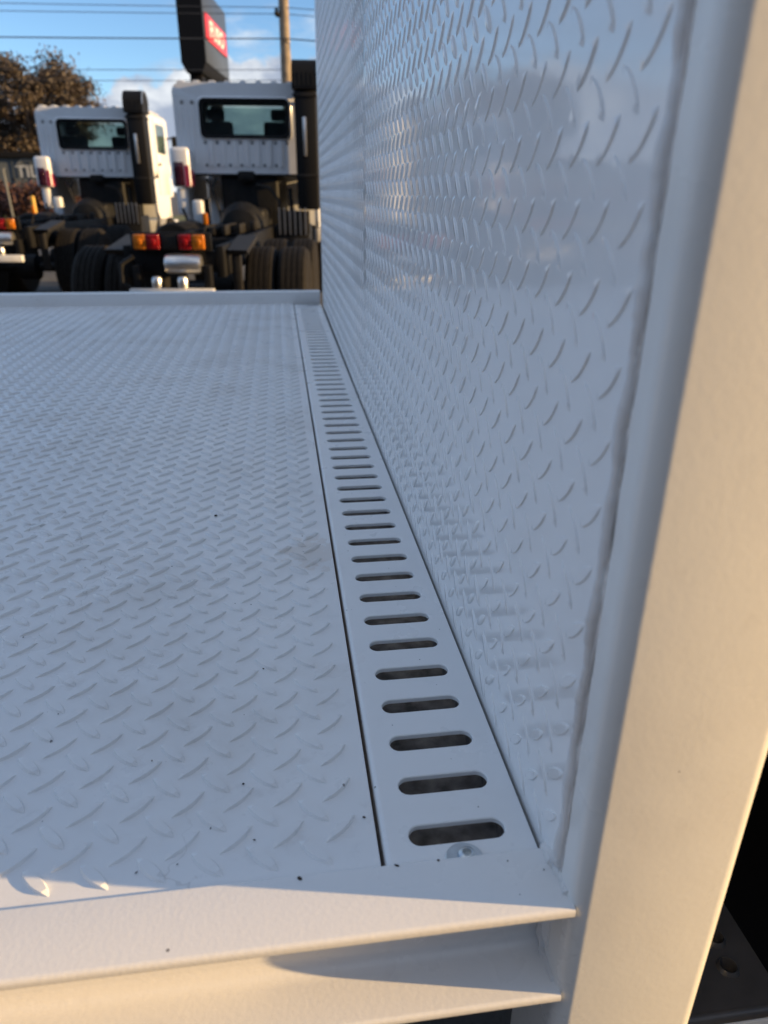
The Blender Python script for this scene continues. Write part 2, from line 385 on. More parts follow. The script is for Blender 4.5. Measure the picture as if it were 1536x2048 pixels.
for i in range(len(pr)-1):
    k = len(V); V += [(pr[i][0], ys, pr[i][1]), (pr[i][0], ye, pr[i][1]), (pr[i+1][0], ye, pr[i+1][1]), (pr[i+1][0], ys, pr[i+1][1])]; F.append((k, k+1, k+2, k+3))
k = len(V); V += [(SX1, ys, ST), (SX1, ye, ST), (SX1, ye, -.02), (SX1, ys, -.02)]; F.append((k, k+3, k+2, k+1))
bm = bmesh.new(); vs = [bm.verts.new(v) for v in V]
for f in F: bm.faces.new([vs[i] for i in f])
bmesh.ops.remove_doubles(bm, verts=bm.verts, dist=1e-5)
strip = auto(from_bm('slotted_strip', bm, 'strip', truck), 30)
wsh = lathe('washer', [(.0045, ST), (.0118, ST), (.0122, ST+.0006), (.0122, ST+.0014), (.0117, ST+.0018), (.0045, ST+.0018)], 'zinc', strip, 40, 'z', (-.0445, .3052, 0))
blt = lathe('bolt', [(.0001, ST+.0022), (.0026, ST+.0024), (.0026, ST+.0056), (.0034, ST+.0058), (.0052, ST+.0045), (.0060, ST+.0018), (.0058, ST)], 'zinc', strip, 24, 'z', (-.0430, .3068, 0))
# steel beams seen through the slots
box('under_beam', (-.125, .306, -.075), (.04, Y1, -.030), 'steel', truck, .003)
box('under_beam', (-.0085, .306, -.0295), (-.0015, Y1, -.008), 'steel', truck)
for k in range(5): box('cross_bearer', (-4.55+k*.95, .31, -.10), (-4.48+k*.95, Y1, -.005), 'steel', truck, .003)
# headboard: two tread sheets, posts, top rail, welds
XW = .0066
def wall_sheet(y0, y1, x0, slope, oy, oz, name):
    h = 1.34
    V = [(x0, y0, -.06), (x0+slope*(y1-y0), y1, -.06), (x0+slope*(y1-y0), y1, h), (x0, y0, h)]
    V += [(v[0]+.004, v[1], v[2]) for v in V]
    o = link(name, V, [(3, 2, 1, 0), (4, 5, 6, 7), (0, 1, 5, 4), (2, 3, 7, 6), (1, 2, 6, 5), (3, 0, 4, 7)], 'wall', truck)
    fr = []
    for i in range(-3, 80):
        for j in range(-14, 32):
            for (dy, dz, ang) in ((0, 0, 1), (.5, -.46, -1)):
                y = oy+(i+dy)*A; z = oz+(j+dz)*A
                if y < y0+.011 or y > y1-.011 or z < .004 or z > h-.01: continue
                a = s2; hs = random.uniform(.8, 1.1)
                # tread x axis: (-y, +z) for '/', (+y,+z)... ; tread z axis (height): -x
                ex = (0, -a*ang, a); ez = (-1, 0, 0); ey = (ez[1]*ex[2]-ez[2]*ex[1], ez[2]*ex[0]-ez[0]*ex[2], ez[0]*ex[1]-ez[1]*ex[0])
                fr.append([[ex[0], ey[0], ez[0]*hs, x0+slope*(y-y0)+.0001], [ex[1], ey[1], ez[1]*hs, y], [ex[2], ey[2], ez[2]*hs, z]])
    treads(o, 'wall', fr, nk)
    return o
wall_sheet(.2835, 1.2995, XW, 0.0, .30488, .36802, 'headboard_sheet')
wall_sheet(1.3005, Y1-.004, XW+.0006, .0045, 1.3205, .358, 'headboard_sheet')
def post(y0, y1, name, r=.0105):
    pr = []
    x0, x1 = .0076, .107
    for cx, cy, a0 in ((x1-r, y1-r, 0), (x0+r, y1-r, 90), (x0+r, y0+r, 180), (x1-r, y0+r, 270)):
        for k in range(9):
            a = math.radians(a0+90*k/8); pr.append((cx+r*math.cos(a), cy+r*math.sin(a)))
    return prism(name, pr, 2, -.30, 1.36, 'post', truck, autoang=25)
post(.2592, .3325, 'headboard_post'); 
box('headboard_post', (.0125, Y1-.075, -.30), (.107, Y1-.002, 1.34), 'post', truck, .008)
box('headboard_rail', (.0125, .333, 1.27), (.107, Y1-.076, 1.34), 'post', truck, .008)
for k in range(3): box('headboard_stud', (.0125, .9+k*.55, -.2), (.075, .96+k*.55, 1.269), 'post', truck, .004)
def weld(name, a, c, r, n_, parent, axis_noise=(.0012, .0012, .0012)):
    a, c = Vector(a), Vector(c); P = []; R_ = []
    ph = [random.uniform(0, 6.28) for _ in range(6)]
    for i in range(n_+1):
        t = i/n_; p = a.lerp(c, t)
        d = [math.sin(t*n_*.21+ph[k])*.45+math.sin(t*n_*.53+ph[k+3])*.35+random.uniform(-.35, .35) for k in range(3)]
        P.append(p+Vector([d[k]*axis_noise[k] for k in range(3)])); R_.append(r*(1+.16*math.sin(t*n_*.37+ph[0])+random.uniform(-.10, .10)))
    V, F = tube_geo(P, R_, 10); o = link(name, V, F, 'weld', parent, True); return o
weld('weld_bead', (.0086, .2862, .012), (.0086, .2872, 1.3), .0043, 420, truck, (.0005, .0011, 0))
weld('weld_seam', (.0077, .2812, .012), (.0077, .2822, 1.3), .0008, 420, truck, (.0006, .0005, 0)).data.materials[0] = M['seam']  # thin tube drawing the dirt and shadow line along the bead
weld('weld_bead', (.0098, .2690, ZT+.0003), (.0088, .3040, ZT+.0005), .0045, 26, truck, (.0012, .0005, .0008))
weld('weld_bead', (.0078, .3045, .004), (.0105, .2835, .018), .0052, 12, truck, (.0005, .0005, .0005))
# cab, chassis and the step bracket behind the post
def rounded(name, a, c, r, mat, parent): return box(name, a, c, mat, parent, r, 4)
cabb = rounded('cab_body', (.545, .30, -.78), (2.45, 2.72, 1.62), .12, 'cabwhite', truck)
box('shade_black_cab_rear', (.50, .285, -.95), (.543, 2.735, 1.55), 'black', truck, .02)  # cab rear coloured black to stand in for deep shade in the gap
dr = box('cab_door', (.95, .288, -.70), (1.85, .299, 1.40), 'cabwhite', truck, .004)
box('side_window', (1.05, .282, .45), (1.78, .2875, 1.25), 'glass', dr, .002)
box('door_handle', (1.02, .262, .18), (1.18, .2875, .22), 'black', dr, .008)
for yy in (1.10, 1.80): box('chassis_rail', (-5.0, yy, -.42), (2.2, yy+.09, -.12), 'chassis', truck, .006)
def wheel(parent, x, y, r, wd, mats=('rubber', 'alu'), axis='x', mz=0.0):
    tp = [(r*.60, -wd*.40), (r*.80, -wd*.5), (r*.93, -wd*.48), (r*.985, -wd*.38)]
    grooves = 4
    for g_ in range(grooves):
        h0 = -wd*.36+g_*(wd*.72/grooves); h1 = h0+wd*.72/grooves
        tp += [(r, h0+.004), (r, h1-.010), (r-.012, h1-.008), (r-.012, h1-.002)]
    tp += [(r*.985, wd*.38), (r*.93, wd*.48), (r*.80, wd*.5), (r*.60, wd*.40)]
    e = lathe('wheel', [(r*.60, -wd*.30), (r*.58, -wd*.10), (r*.30, -wd*.05), (r*.20, wd*.12), (r*.05, wd*.14)], mats[1], parent, 24, axis, (x, y, mz+r))
    lathe('tyre', tp, mats[0], e, 40, axis, (x, y, mz+r))
    return e
for (x, y) in ((1.55, .42), (1.55, 2.58), (-2.6, .50), (-2.6, 2.55)): wheel(truck, x, y, .42, .26, axis='y', mz=GZ)
# pressed step bracket with flanged holes
def flanged_plate(name, o0, ex, ey, w_, h_, holes, mat, parent):
    ex, ey = Vector(ex).normalized(), Vector(ey).normalized(); nz = ex.cross(ey)
    bm = bmesh.new(); V2 = {}
    def P(x, y, z=0): return Vector(o0)+ex*x+ey*y+nz*z
    n_ = 28
    xs = [0] + [ (holes[i][0]+holes[i+1][0])/2 for i in range(len(holes)-1)] + [w_]
    for hi, (hx, hy, hr) in enumerate(holes):
        xa, xb = xs[hi], xs[hi+1]
        ang = sorted(set([round(2*math.pi*k/n_, 5) for k in range(n_)] + [round(math.atan2(yy-hy, xx-hx) % (2*math.pi), 5) for xx in (xa, xb) for yy in (0, h_)]))
        rings = []
        for a in ang:
            c, s = math.cos(a), math.sin(a); ts = []
            if c > 1e-9: ts.append((xb-hx)/c)
            if c < -1e-9: ts.append((xa-hx)/c)
            if s > 1e-9: ts.append((h_-hy)/s)
            if s < -1e-9: ts.append((0-hy)/s)
            t = min(ts)
            rings.append([bm.verts.new(P(hx+c*q, hy+s*q, z)) for q, z in ((t, 0), (hr*1.45, 0), (hr*1.25, .003), (hr*1.08, .0045), (hr, .003), (hr*.98, -.012))])
        for i in range(len(rings)):
            j = (i+1) % len(rings)
            for q in range(5): bm.faces.new((rings[i][q], rings[j][q], rings[j][q+1], rings[i][q+1]))
    bmesh.ops.remove_doubles(bm, verts=bm.verts, dist=1e-5)
    bmesh.ops.recalc_face_normals(bm, faces=bm.faces)
    return auto(from_bm(name, bm, mat, parent), 50)
stp = flanged_plate('step_bracket', (.13, .387, -.35), (0, 1, 0), (-1, 0, 0), .30, .19, [(.038, .038, .0078), (.069, .034, .0078), (.150, .030, .0078), (.24, .09, .03)], 'bracket', truck)
stp.location = (.191, 0, 0)
tube('bracket_lip', [(.12, .386, -.357), (.318, .386, -.357)], .007, 'bracket', truck, 10)
box('bracket_front', (.12, .3795, -.42), (.319, .385, -.364), 'post', truck, .002)
box('bracket_web', (.313, .39, -.50), (.319, .68, -.353), 'bracket', truck)

# ================================================================ parked cab-chassis trucks
def ring_cap(bm, outer, hole, y, cx=0, cz=0):
    """cap between a closed outer outline and a hole; both star-shaped about the hole's centre"""
    def hit(poly, a):
        c, s = math.cos(a), math.sin(a); best = None
        for i in range(len(poly)):
            (x0, z0), (x1, z1) = poly[i], poly[(i+1) % len(poly)]
            dx, dz = x1-x0, z1-z0; den = c*dz - s*dx
            if abs(den) < 1e-12: continue
            t = (x0*dz - z0*dx)/den; u = (x0*s - z0*c)/den
            if t > 0 and -1e-6 <= u <= 1+1e-6: best = t if best is None else max(best, t)
        return best
    ang = sorted(set(round(math.atan2(p[1], p[0]) % (2*math.pi), 4) for p in outer+hole)); R_ = []
    for a in ang:
        c, s = math.cos(a), math.sin(a); to, th = hit(outer, a), hit(hole, a)
        R_.append((bm.verts.new((cx+c*to, y, cz+s*to)), bm.verts.new((cx+c*th, y, cz+s*th)), bm.verts.new((cx+c*th, y+.05, cz+s*th))))
    for i in range(len(R_)):
        j = (i+1) % len(R_)
        bm.faces.new((R_[i][0], R_[j][0], R_[j][1], R_[i][1])); bm.faces.new((R_[i][1], R_[j][1], R_[j][2], R_[i][2]))
def build_truck():
    t = empty('cab_chassis_truck')
    CX, WC = .985, (0.0, 2.465)                                    # half width; window centre
    zb, zt = 1.76, 2.905
    outer = [(x, z+(zb+zt)/2-WC[1]) for x, z in rrect(CX, (zt-zb)/2, .13, 6)]
    hole = rrect(.605, .228, .07, 5)
    bm = bmesh.new()
    ring_cap(bm, outer, hole, 0.0, 0, WC[1])
    hole2 = [(x*1.3, z*1.25+.0) for x, z in rrect(.66, .26, .08, 5)]
    ring_cap(bm, outer, hole2, 1.72, 0, WC[1])
    k = len(outer)
    a = [bm.verts.new((x, 0, z+WC[1])) for x, z in outer]; b_ = [bm.verts.new((x, 1.72, z+WC[1])) for x, z in outer]
    for i in range(k): bm.faces.new((a[i], a[(i+1) % k], b_[(i+1) % k], b_[i]))
    bmesh.ops.remove_doubles(bm, verts=bm.verts, dist=2e-3)
    cab = auto(from_bm('cab', bm, 'cabwhite', t), 35)
    for kx in range(9): prism('roof_rib', [(-.86+kx*.215+q*.05, zt-.004+hh) for q, hh in ((-1, 0), (-.6, .028), (.6, .028), (1, 0))], 1, .02, 1.5, 'cabwhite', cab)
    for kx in range(7): prism('panel_rib', [(-.50+kx*.165+q, hh) for q, hh in ((-.035, .002), (-.022, -.022), (.022, -.022), (.035, .002))], 2, 1.86, 2.19, 'cabwhite', cab)
    for kx in range(3): prism('panel_rib', [(-.92+kx*.09+q, hh) for q, hh in ((-.025, .002), (-.012, -.014), (.012, -.014), (.025, .002))], 2, 1.90, 2.60, 'cabwhite', cab)
    for kx in range(8): lathe('panel_plug', [(.001, -.012), (.020, -.008), (.026, .001)], 'cabgrey', cab, 12, 'y', (-.58+kx*.165, 0, 2.165))
    for kx in range(7): lathe('panel_plug', [(.001, -.012), (.018, -.008), (.024, .001)], 'cabgrey', cab, 12, 'y', (-.58+kx*.165, 0, 1.875))
    for sx in (-.86, -.72): lathe('panel_plug', [(.001, -.012), (.022, -.008), (.028, .001)], 'cabgrey', cab, 12, 'y', (sx, 0, 2.66))
    box('lower_flange', (-.93, -.02, 1.735), (.72, .03, 1.765), 'greypart', cab, .006)
    # rear window: rubber frame and pane
    bm = bmesh.new(); ring = []
    for (x, z), (x2, z2), (x3, z3) in zip(rrect(.66, .275, .09, 5), rrect(.63, .25, .08, 5), rrect(.575, .198, .06, 5)):
        ring.append([bm.verts.new((x, -.001, z+WC[1])), bm.verts.new((x2, -.032, z2+WC[1])), bm.verts.new((x3, -.020, z3+WC[1])), bm.verts.new((x3, .03, z3+WC[1]))])
    fm = []
    for i in range(len(ring)):
        j = (i+1) % len(ring)
        for q in range(3):
            f = bm.faces.new((ring[i][q], ring[j][q], ring[j][q+1], ring[i][q+1])); f.material_index = 0 if q == 0 else 1
    win = auto(from_bm('rear_window', bm, ['cabwhite', 'black'], t), 30)
    box('pane', (-.59, .012, WC[1]-.21), (.59, .018, WC[1]+.21), 'glass', win)
    ws = box('windscreen', (-.84, 1.735, WC[1]-.30), (.84, 1.741, WC[1]+.30), 'glass', t)
    for sx in (-.48, .45): 
        s_ = box('seat', (sx-.24, .35, 1.75), (sx+.24, .50, 2.46), 'interior', t, .05, 3)
        box('headrest', (sx-.13, .36, 2.47), (sx+.13, .46, 2.62), 'interior', s_, .04, 3)
    box('cab_floor', (-.9, .1, 1.79), (.9, 1.68, 1.83), 'interior', t)
    # lower body, doors
    for sx in (-1, 1):
        lb = prism('lower_body', [(.62, 1.76), (.66, 1.30), (.80, 1.16), (1.10, 1.16), (1.16, 1.45), (1.30, 1.62), (1.72, 1.66), (1.72, 1.76)] if False else [(.06, 1.755), (.10, 1.40), (.18, 1.14), (.34, 1.03), (1.10, 1.03), (1.26, 1.20), (1.34, 1.42), (1.74, 1.42), (1.74, 1.755)], 0, min(sx*.93, sx*.985), max(sx*.93, sx*.985), 'cabwhite', t)
        d = box('door', (min(sx*.986, sx*.998), .50, 1.46), (max(sx*.986, sx*.998), 1.42, 2.78), 'cabwhite', t, .005)
        box('side_window', (min(sx*.999, sx*1.004), .60, 2.20), (max(sx*.999, sx*1.004), 1.34, 2.70), 'glass', d)
        box('door_handle', (min(sx*.999, sx*1.03), .56, 1.98), (max(sx*.999, sx*1.03), .70, 2.02), 'black', d, .006)
        m_ = box('mirror', (min(sx*1.08, sx*1.22), 1.60, 2.05), (max(sx*1.08, sx*1.22), 1.68, 2.55), 'black', t, .03)
        tube('mirror_arm', [(sx*.99, 1.60, 2.50), (sx*1.14, 1.64, 2.52)], .015, 'black', m_)
        box('step_skirt', (min(sx*.90, sx*.98), .30, .82), (max(sx*.90, sx*.98), 1.10, 1.025), 'cabgrey', t, .02)
    box('front_panel', (-.92, 1.66, 1.0), (.92, 1.74, 1.98), 'cabwhite', t, .04)
    box('front_bumper', (-1.02, 1.68, .55), (1.02, 1.86, .98), 'cabwhite', t, .05)
    # air intake tower at the right rear corner
    it = empty('tmp'); bpy.data.objects.remove(it)
    tower = box('air_intake', (.73, -.42, 1.30), (1.03, -.04, 2.78), 'black', t, .03)
    prism('intake_head', [(-.46, 2.79)] + [(-.22+.24*math.cos(math.radians(q)), 2.93+.22*math.sin(math.radians(q))) for q in (180, 160, 140, 120, 100, 80, 60, 40, 20, 0)] + [(.03, 2.79)], 0, .71, 1.045, 'black', tower)
    prism('head_trim', [(-.22+.245*math.cos(math.radians(q)), 2.93+.225*math.sin(math.radians(q))) for q in range(180, -1, -20)] + [(-.22+.225*math.cos(math.radians(q)), 2.93+.205*math.sin(math.radians(q))) for q in range(0, 181, 20)], 0, 1.046, 1.056, 'alu', tower)
    for kk in range(5): box('head_slat', (.74+kk*.06, -.468, 2.82), (.77+kk*.06, -.461, 2.99), 'greypart', tower)
    box('intake_band', (.715, -.44, 2.70), (1.04, -.03, 2.74), 'greypart', tower, .006)
    box('intake_stay', (.84, -.455, 1.98), (.885, -.425, 2.46), 'alu', tower, .008)
    box('intake_stay', (.72, -.43, 1.72), (1.035, -.03, 1.76), 'greypart', tower, .006)
    # corner lamp housing at the left rear of the cab
    pod = box('corner_housing', (-1.03, -.34, 1.58), (-.76, -.04, 2.09), 'cabwhite', t, .05, 4)
    box('lens', (-.985, -.352, 1.60), (-.845, -.338, 1.90), 'darklens', pod, .005)
    for zz in (1.67, 1.81): lathe('reflector', [(.001, -.012), (.042, -.010), (.046, 0)], 'darklens', pod, 16, 'y', (-.915, -.350, zz))
    box('red_film', (-.835, -.343, 1.59), (-.772, -.339, 1.86), 'pink', pod)
    box('red_film', (-.7605, -.30, 1.60), (-.756, -.10, 1.80), 'pink', pod)
    box('splash_guard', (-1.00, -.26, 1.22), (-.86, -.05, 1.575), 'cabwhite', t, .03)
    # chassis
    for sx in (-1, 1): 
        box('chassis_rail', (min(sx*.36, sx*.43), -4.85, .84), (max(sx*.36, sx*.43), 1.3, 1.10), 'chassis', t, .006)
    for yy in (-4.84, -3.0, -1.9, -.9): box('cross_member', (-.355, yy, .88), (.355, yy+.08, 1.06), 'chassis', t, .006)
    box('gearbox', (-.30, -.85, .80), (.30, .2, 1.32), 'engine', t, .06, 3)
    box('engine', (-.42, .05, .75), (.42, 1.4, 1.75), 'engine', t, .05, 3)
    lathe('bell_housing', [(.12, -.03), (.24, 0), (.30, .18), (.33, .3)], 'engine', t, 20, 'y', (0, -1.12, 1.08))
    box('battery_box', (.46, -1.0, .62), (.92, -.35, 1.12), 'engine', t, .02)
    box('battery_grille', (.50, -1.03, 1.02), (.93, -1.005, 1.30), 'greypart', t, .004)
    for k in range(6): box('grille_bar', (.52+k*.07, -1.05, 1.00), (.535+k*.07, -1.035, 1.34), 'alu', t)
    lathe('fuel_tank', [(.02, -.55), (.27, -.55), (.29, -.52), (.29, .52), (.27, .55), (.02, .55)], 'engine', t, 24, 'y', (-.75, -1.2, .88))
    box('radiator_hose_bracket', (-.14, -.12, 1.66), (.10, -.01, 1.80), 'engine', t, .03)
    tube('pipe', [(-.45, -.10, 1.70), (-.50, -.25, 1.55), (-.42, -.3, 1.35), (-.36, -.4, 1.15), (-.38, -.6, 1.05)], .022, 'greypart', t)
    tube('pipe', [(-.58, -.12, 1.68), (-.50, -.22, 1.60), (-.47, -.25, 1.48)], .025, 'greypart', t)
    tube('pipe', [(.12, -.1, 1.62), (.32, -.18, 1.58), (.44, -.2, 1.42), (.46, -.3, 1.15), (.50, -.6, 1.0)], .024, 'greypart', t)
    tube('pipe', [(-.10, -.3, 1.30), (-.02, -.45, 1.20), (.02, -.6, 1.12), (.0, -1.0, 1.10)], .03, 'greypart', t)
    tube('dipstick', [(.62, -.35, 1.58), (.64, -.34, 1.20)], .03, 'chassis', t)
    box('fluid_bottle', (-.74, -.50, 1.10), (-.60, -.36, 1.42), 'plate', t, .03, 3)
    tube('hose', [(-.9, -.4, 1.3), (-.80, -.6, 1.15), (-.78, -.9, 1.05)], .02, 'chassis', t)
    box('marker_lamp', (.02, -3.6, 1.22), (.07, -3.57, 1.33), 'amber', t, .008)
    tube('marker_stem', [(.045, -3.58, 1.22), (.0, -3.6, 1.08)], .012, 'greypart', t)
    for k in range(5): box('valve_fitting', (-.30+k*.13+random.uniform(-.03, .03), -1.5-random.random()*.8, 1.05), (-.25+k*.13, -1.42, 1.13+random.random()*.08), 'greypart', t, .01)
    # rear end: lamp bar, lamps, air tank, hitch pins, under-run bar
    box('lamp_bar', (-.34, -4.90, 1.06), (.34, -4.86, 1.21), 'chassis', t, .005)
    for (x0, x1, mm) in ((-.31, -.205, 'amber'), (-.20, -.09, 'red'), (.07, .18, 'red'), (.185, .29, 'amber')):
        lm = box('tail_lamp', (x0, -4.945, 1.075), (x1, -4.903, 1.195), mm, t, .01, 3)
        lathe('bulb_boss', [(.001, -.012), (.022, -.010), (.028, 0)], mm, lm, 14, 'y', ((x0+x1)/2, -4.946, 1.135))
    box('lamp_centre', (-.075, -4.93, 1.08), (.055, -4.903, 1.19), 'greypart', t, .008)
    lathe('air_tank', [(.02, -.16), (.072, -.15), (.082, -.13), (.082, .13), (.072, .15), (.02, .16)], 'alu', t, 24, 'x', (.10, -4.94, .96))
    for sx in (-.13, .09): lathe('hitch_pin', [(.02, -.02), (.042, -.02), (.046, .0), (.046, .05), (.035, .07), (.01, .075)], 'alu', t, 18, 'z', (sx, -5.0, .79))
    box('underrun_bar', (-.36, -5.06, .68), (.36, -4.98, .765), 'plate', t, .012)
    for sx in (-.30, .30): box('underrun_hanger', (sx-.03, -4.99, .70), (sx+.03, -4.87, .95), 'chassis', t, .005)
    tube('brake_line', [(-.32, -4.95, 1.02), (-.42, -4.97, .96), (-.43, -4.97, .80), (-.36, -4.97, .76)], .02, 'greypart', t)
    for sx in (-1, 1):
        gb = prism('mudguard_bracket', [(-4.75, 1.06), (-4.05, 1.15), (-4.03, 1.11), (-4.72, 1.02)], 0, min(sx*.44, sx*.62), max(sx*.44, sx*.62), 'greypart', t)
        box('bracket_leg', (min(sx*.47, sx*.55), -4.70, .55), (max(sx*.47, sx*.55), -4.62, 1.02), 'greypart', gb, .01)
        for yy in (-3.95, -2.65):
            for xx in (.655, .965): wheel(t, sx*xx, yy, .52, .285)
        wheel(t, sx*.92, 1.05, .52, .285)
    lathe('axle', [(.06, -.6), (.06, -.15), (.17, -.12), (.17, .12), (.06, .15), (.06, .6)], 'engine', t, 18, 'x', (0, -3.95, .52))
    lathe('axle', [(.06, -.6), (.06, -.15), (.17, -.12), (.17, .12), (.06, .15), (.06, .6)], 'engine', t, 18, 'x', (0, -2.65, .52))
    return t
def copy_tree(o, parent=None):
    c_ = o.copy(); C.objects.link(c_); c_.parent = parent
    for ch in o.children: copy_tree(ch, c_)
    return c_
ta = build_truck()
tb = copy_tree(ta)
GRP = 'parked cab chassis trucks'
ta.location = (-.52, 11.55, GZ); ta.rotation_euler.z = -math.radians(6.2)
tag(ta, 'nearer white cab chassis truck beneath the black pylon sign, beside the headboard', 'truck', GRP)
tb.location = (-3.40, 15.3, GZ); tb.rotation_euler.z = -math.radians(4.2)
tag(tb, 'farther white cab chassis truck on the left with its sunlit door showing', 'truck', GRP)

# ================================================================ pylon sign, pole, wires
sg = empty('pylon_sign', (-2.07, 26.0, GZ), -math.radians(6.9))
tag(sg, 'tall black and charcoal pylon sign with a red lettered panel', 'sign')
zb, zt = 5.12, 7.16
prism('sign_box', [(-.74, zb+.0), (-.60, zb-.26), (-.12, zb-.26), (-.0, zb), (0, zt), (-.74, zt)], 1, 0, 3.95, 'signblack', sg)
box('side_face', (.001, .03, zb+.02), (.03, 3.92, zt-.02), 'signgrey', sg, .006)
rp = box('red_panel', (.031, .20, 5.77), (.07, 3.55, 6.46), 'signred', sg, .012)
text_mesh('lettering', 'FUSO', .62, 'signwhite', rp, Matrix.Translation((.0705, 1.9, 6.115)) @ Matrix(((0, 0, 1, 0), (1, 0, 0, 0), (0, 1, 0, 0), (0, 0, 0, 1))), .004, 1.55, .012)
box('sign_post', (-.58, .3, 0), (-.20, .8, zb-.05), 'signblack', sg, .02)
box('sign_post', (-.58, 3.1, 0), (-.20, 3.6, zb-.05), 'signblack', sg, .02)
pl = empty('power_pole', (.255, 20.0, GZ)); tag(pl, 'weathered timber power pole standing behind the nearer truck', 'pole')
tube('trunk', [(0, 0, 0), (-.005, 0, 4), (.012, 0, 8.4)], [.135, .122, .108], 'timber', pl, 16)
box('crossarm', (-1.1, -.12, 7.3), (1.1, -.02, 7.42), 'timber', pl, .01)
lathe('insulator', [(.01, -.05), (.05, -.05), (.06, 0), (.03, .04), (.05, .06), (.02, .10)], 'greypart', pl, 14, 'z', (-.17, -.05, 5.32))
box('insulator_bracket', (-.19, -.07, 5.24), (-.10, .0, 5.28), 'greypart', pl, .005)
for (z0, zl, yy, lab) in ((4.27, 4.18, -.10, 'topmost thin overhead wire crossing the blue sky'), (4.18, 4.05, .10, 'thin overhead wire just below the topmost one'), (3.65, 3.50, -.16, 'dark overhead wire passing behind the sign at mid panel height'),
                    (3.07, 2.95, .16, 'faint overhead wire just above the cloud bank'), (2.86, 2.74, .22, 'lowest faint overhead wire in front of the cloud bank')):
    P = []
    for k in range(41):
        s = k/40*60-30; P.append((.255+s, 20+yy+s*.02, z0-.006*abs(s)*(30-abs(s))*.14-(z0-zl)*abs(s)/6.4*.35))
    o = tube('overhead_wire', P, 0.008 if z0 != 3.65 else .014, 'wire', None, 6); tag(o, lab, 'wire', 'overhead wires')

# ================================================================ tree, hedge, shed and the far side
def leaf_mesh(centres, per, size, spread):
    cs = np.array(centres); n_ = len(cs)*per
    p = np.repeat(cs[:, :3], per, 0) + rng.normal(size=(n_, 3))*np.repeat(cs[:, 3:4], per, 0)*spread
    p[:, 2] = np.repeat(cs[:, 2], per)+(p[:, 2]-np.repeat(cs[:, 2], per))*.7
    a = rng.normal(size=(n_, 3)); a /= np.linalg.norm(a, axis=1)[:, None]
    b_ = np.cross(a, rng.normal(size=(n_, 3))); b_ /= np.linalg.norm(b_, axis=1)[:, None]
    s = size*rng.uniform(.6, 1.4, (n_, 1))
    V = np.stack([p-a*s, p+b_*s*.45, p+a*s, p-b_*s*.45], 1).reshape(-1, 3)
    F = np.arange(n_*4).reshape(-1, 4)
    return V, F.tolist()
def make_tree(loc, trunk_h, crown, label, mat, per=60, size=.16, nclump=70, group=None):
    t = empty('tree', loc); tag(t, label, 'tree', group)
    rx, ry, rz_, cz = crown; cl_ = []; Vt = []; Ft = []
    def add(pts, rad):
        V, F = tube_geo(pts, rad, 7); k = len(Vt); Vt.extend(V); Ft.extend([tuple(i+k for i in f) for f in F])
    add([(0, 0, 0), (.1, .05, trunk_h*.5), (.05, 0, trunk_h), (.15, .1, cz)], [.34, .27, .2, .10])
    for k in range(nclump):
        a = rng.uniform(0, 2*math.pi); u_ = rng.uniform(-1, 1); r_ = rng.uniform(.35, 1)**.6
        x = rx*r_*math.sqrt(1-u_*u_)*math.cos(a); y = ry*r_*math.sqrt(1-u_*u_)*math.sin(a); z = cz+rz_*u_*r_
        cl_.append((x, y, z, rng.uniform(.35, .75)*rx/3.3))
        if k % 3 == 0: add([(.05, 0, trunk_h*rng.uniform(.55, 1)), (x*.5, y*.5, (z+trunk_h)/2+.2), (x, y, z)], [.07, .05, .02])
    link('trunk', Vt, Ft, 'bark', t, True)
    V, F = leaf_mesh(cl_, per, size, .52); link('crown', V, F, mat, t)
    return t
make_tree((-17.9, 62, GZ), 4.0, (5.5, 4.6, 3.4, 7.0), 'brown-leaved gum tree rising behind the far truck', 'leaf', 330, .14, 130)
# dark shed wall with faded lettering
sh = empty('shed', (-16, 55, GZ)); tag(sh, 'long dark grey shed wall with faded pale lettering', 'shed')
box('wall', (-60, 0, 0), (6, 8, 3.45), 'shed', sh, .01)
box('roof_edge', (-60.2, -.3, 3.46), (6.2, 8.2, 3.78), 'signblack', sh, .01)
for k in range(60): box('cladding_rib', (-59.6+k*1.1, -.05, .02), (-59.5+k*1.1, -.002, 3.44), 'shed', sh)
text_mesh('lettering', 'TILES', 1.0, 'shedtext', sh, Matrix.Translation((.10, -.07, 2.62)) @ Matrix.Rotation(math.pi/2, 4, 'X'), .008, 1.0, .02)
prism('roof_emblem', [(-1.05, 2.98), (-.68, 3.40), (.60, 3.40), (1.05, 2.98), (.80, 2.98), (.46, 3.24), (-.56, 3.24), (-.82, 2.98)], 1, -.09, -.055, 'shedarch', sh)
# copper hedge clumps in front of the shed, a red roof behind, yellow bollard
for (x, y, rx, h, lab) in ((-17.2, 48, 2.4, 1.9, 'low copper-leaved shrub at the left edge of the photo'), (-13.2, 47, 2.2, 1.85, 'rounded copper-leaved shrub beside the far truck'), (-23, 48, 2.4, 1.9, 'copper-leaved shrub left of the other two shrubs')):
    t = empty('shrub', (x, y, GZ)); tag(t, lab, 'shrub', 'copper shrubs on the verge')
    cl_ = [(rng.uniform(-rx, rx)*.8, rng.uniform(-.9, .9), rng.uniform(.3, h-.3), .5) for _ in range(60)]
    V, F = leaf_mesh(cl_, 90, .13, .7); link('foliage', V, F, 'hedge', t)
    Vt = []; Ft = []
    for k in range(6):
        V, F = tube_geo([(rng.uniform(-.2, .2), 0, 0), (rng.uniform(-rx, rx)*.6, rng.uniform(-.3, .3), h*.7)], [.03, .012], 6); q = len(Vt); Vt += V; Ft += [tuple(i+q for i in f) for f in F]
    link('stems', Vt, Ft, 'bark', t)
hs = empty('house', (-27, 80, GZ)); tag(hs, 'small house with a red tiled roof behind the tree', 'house')
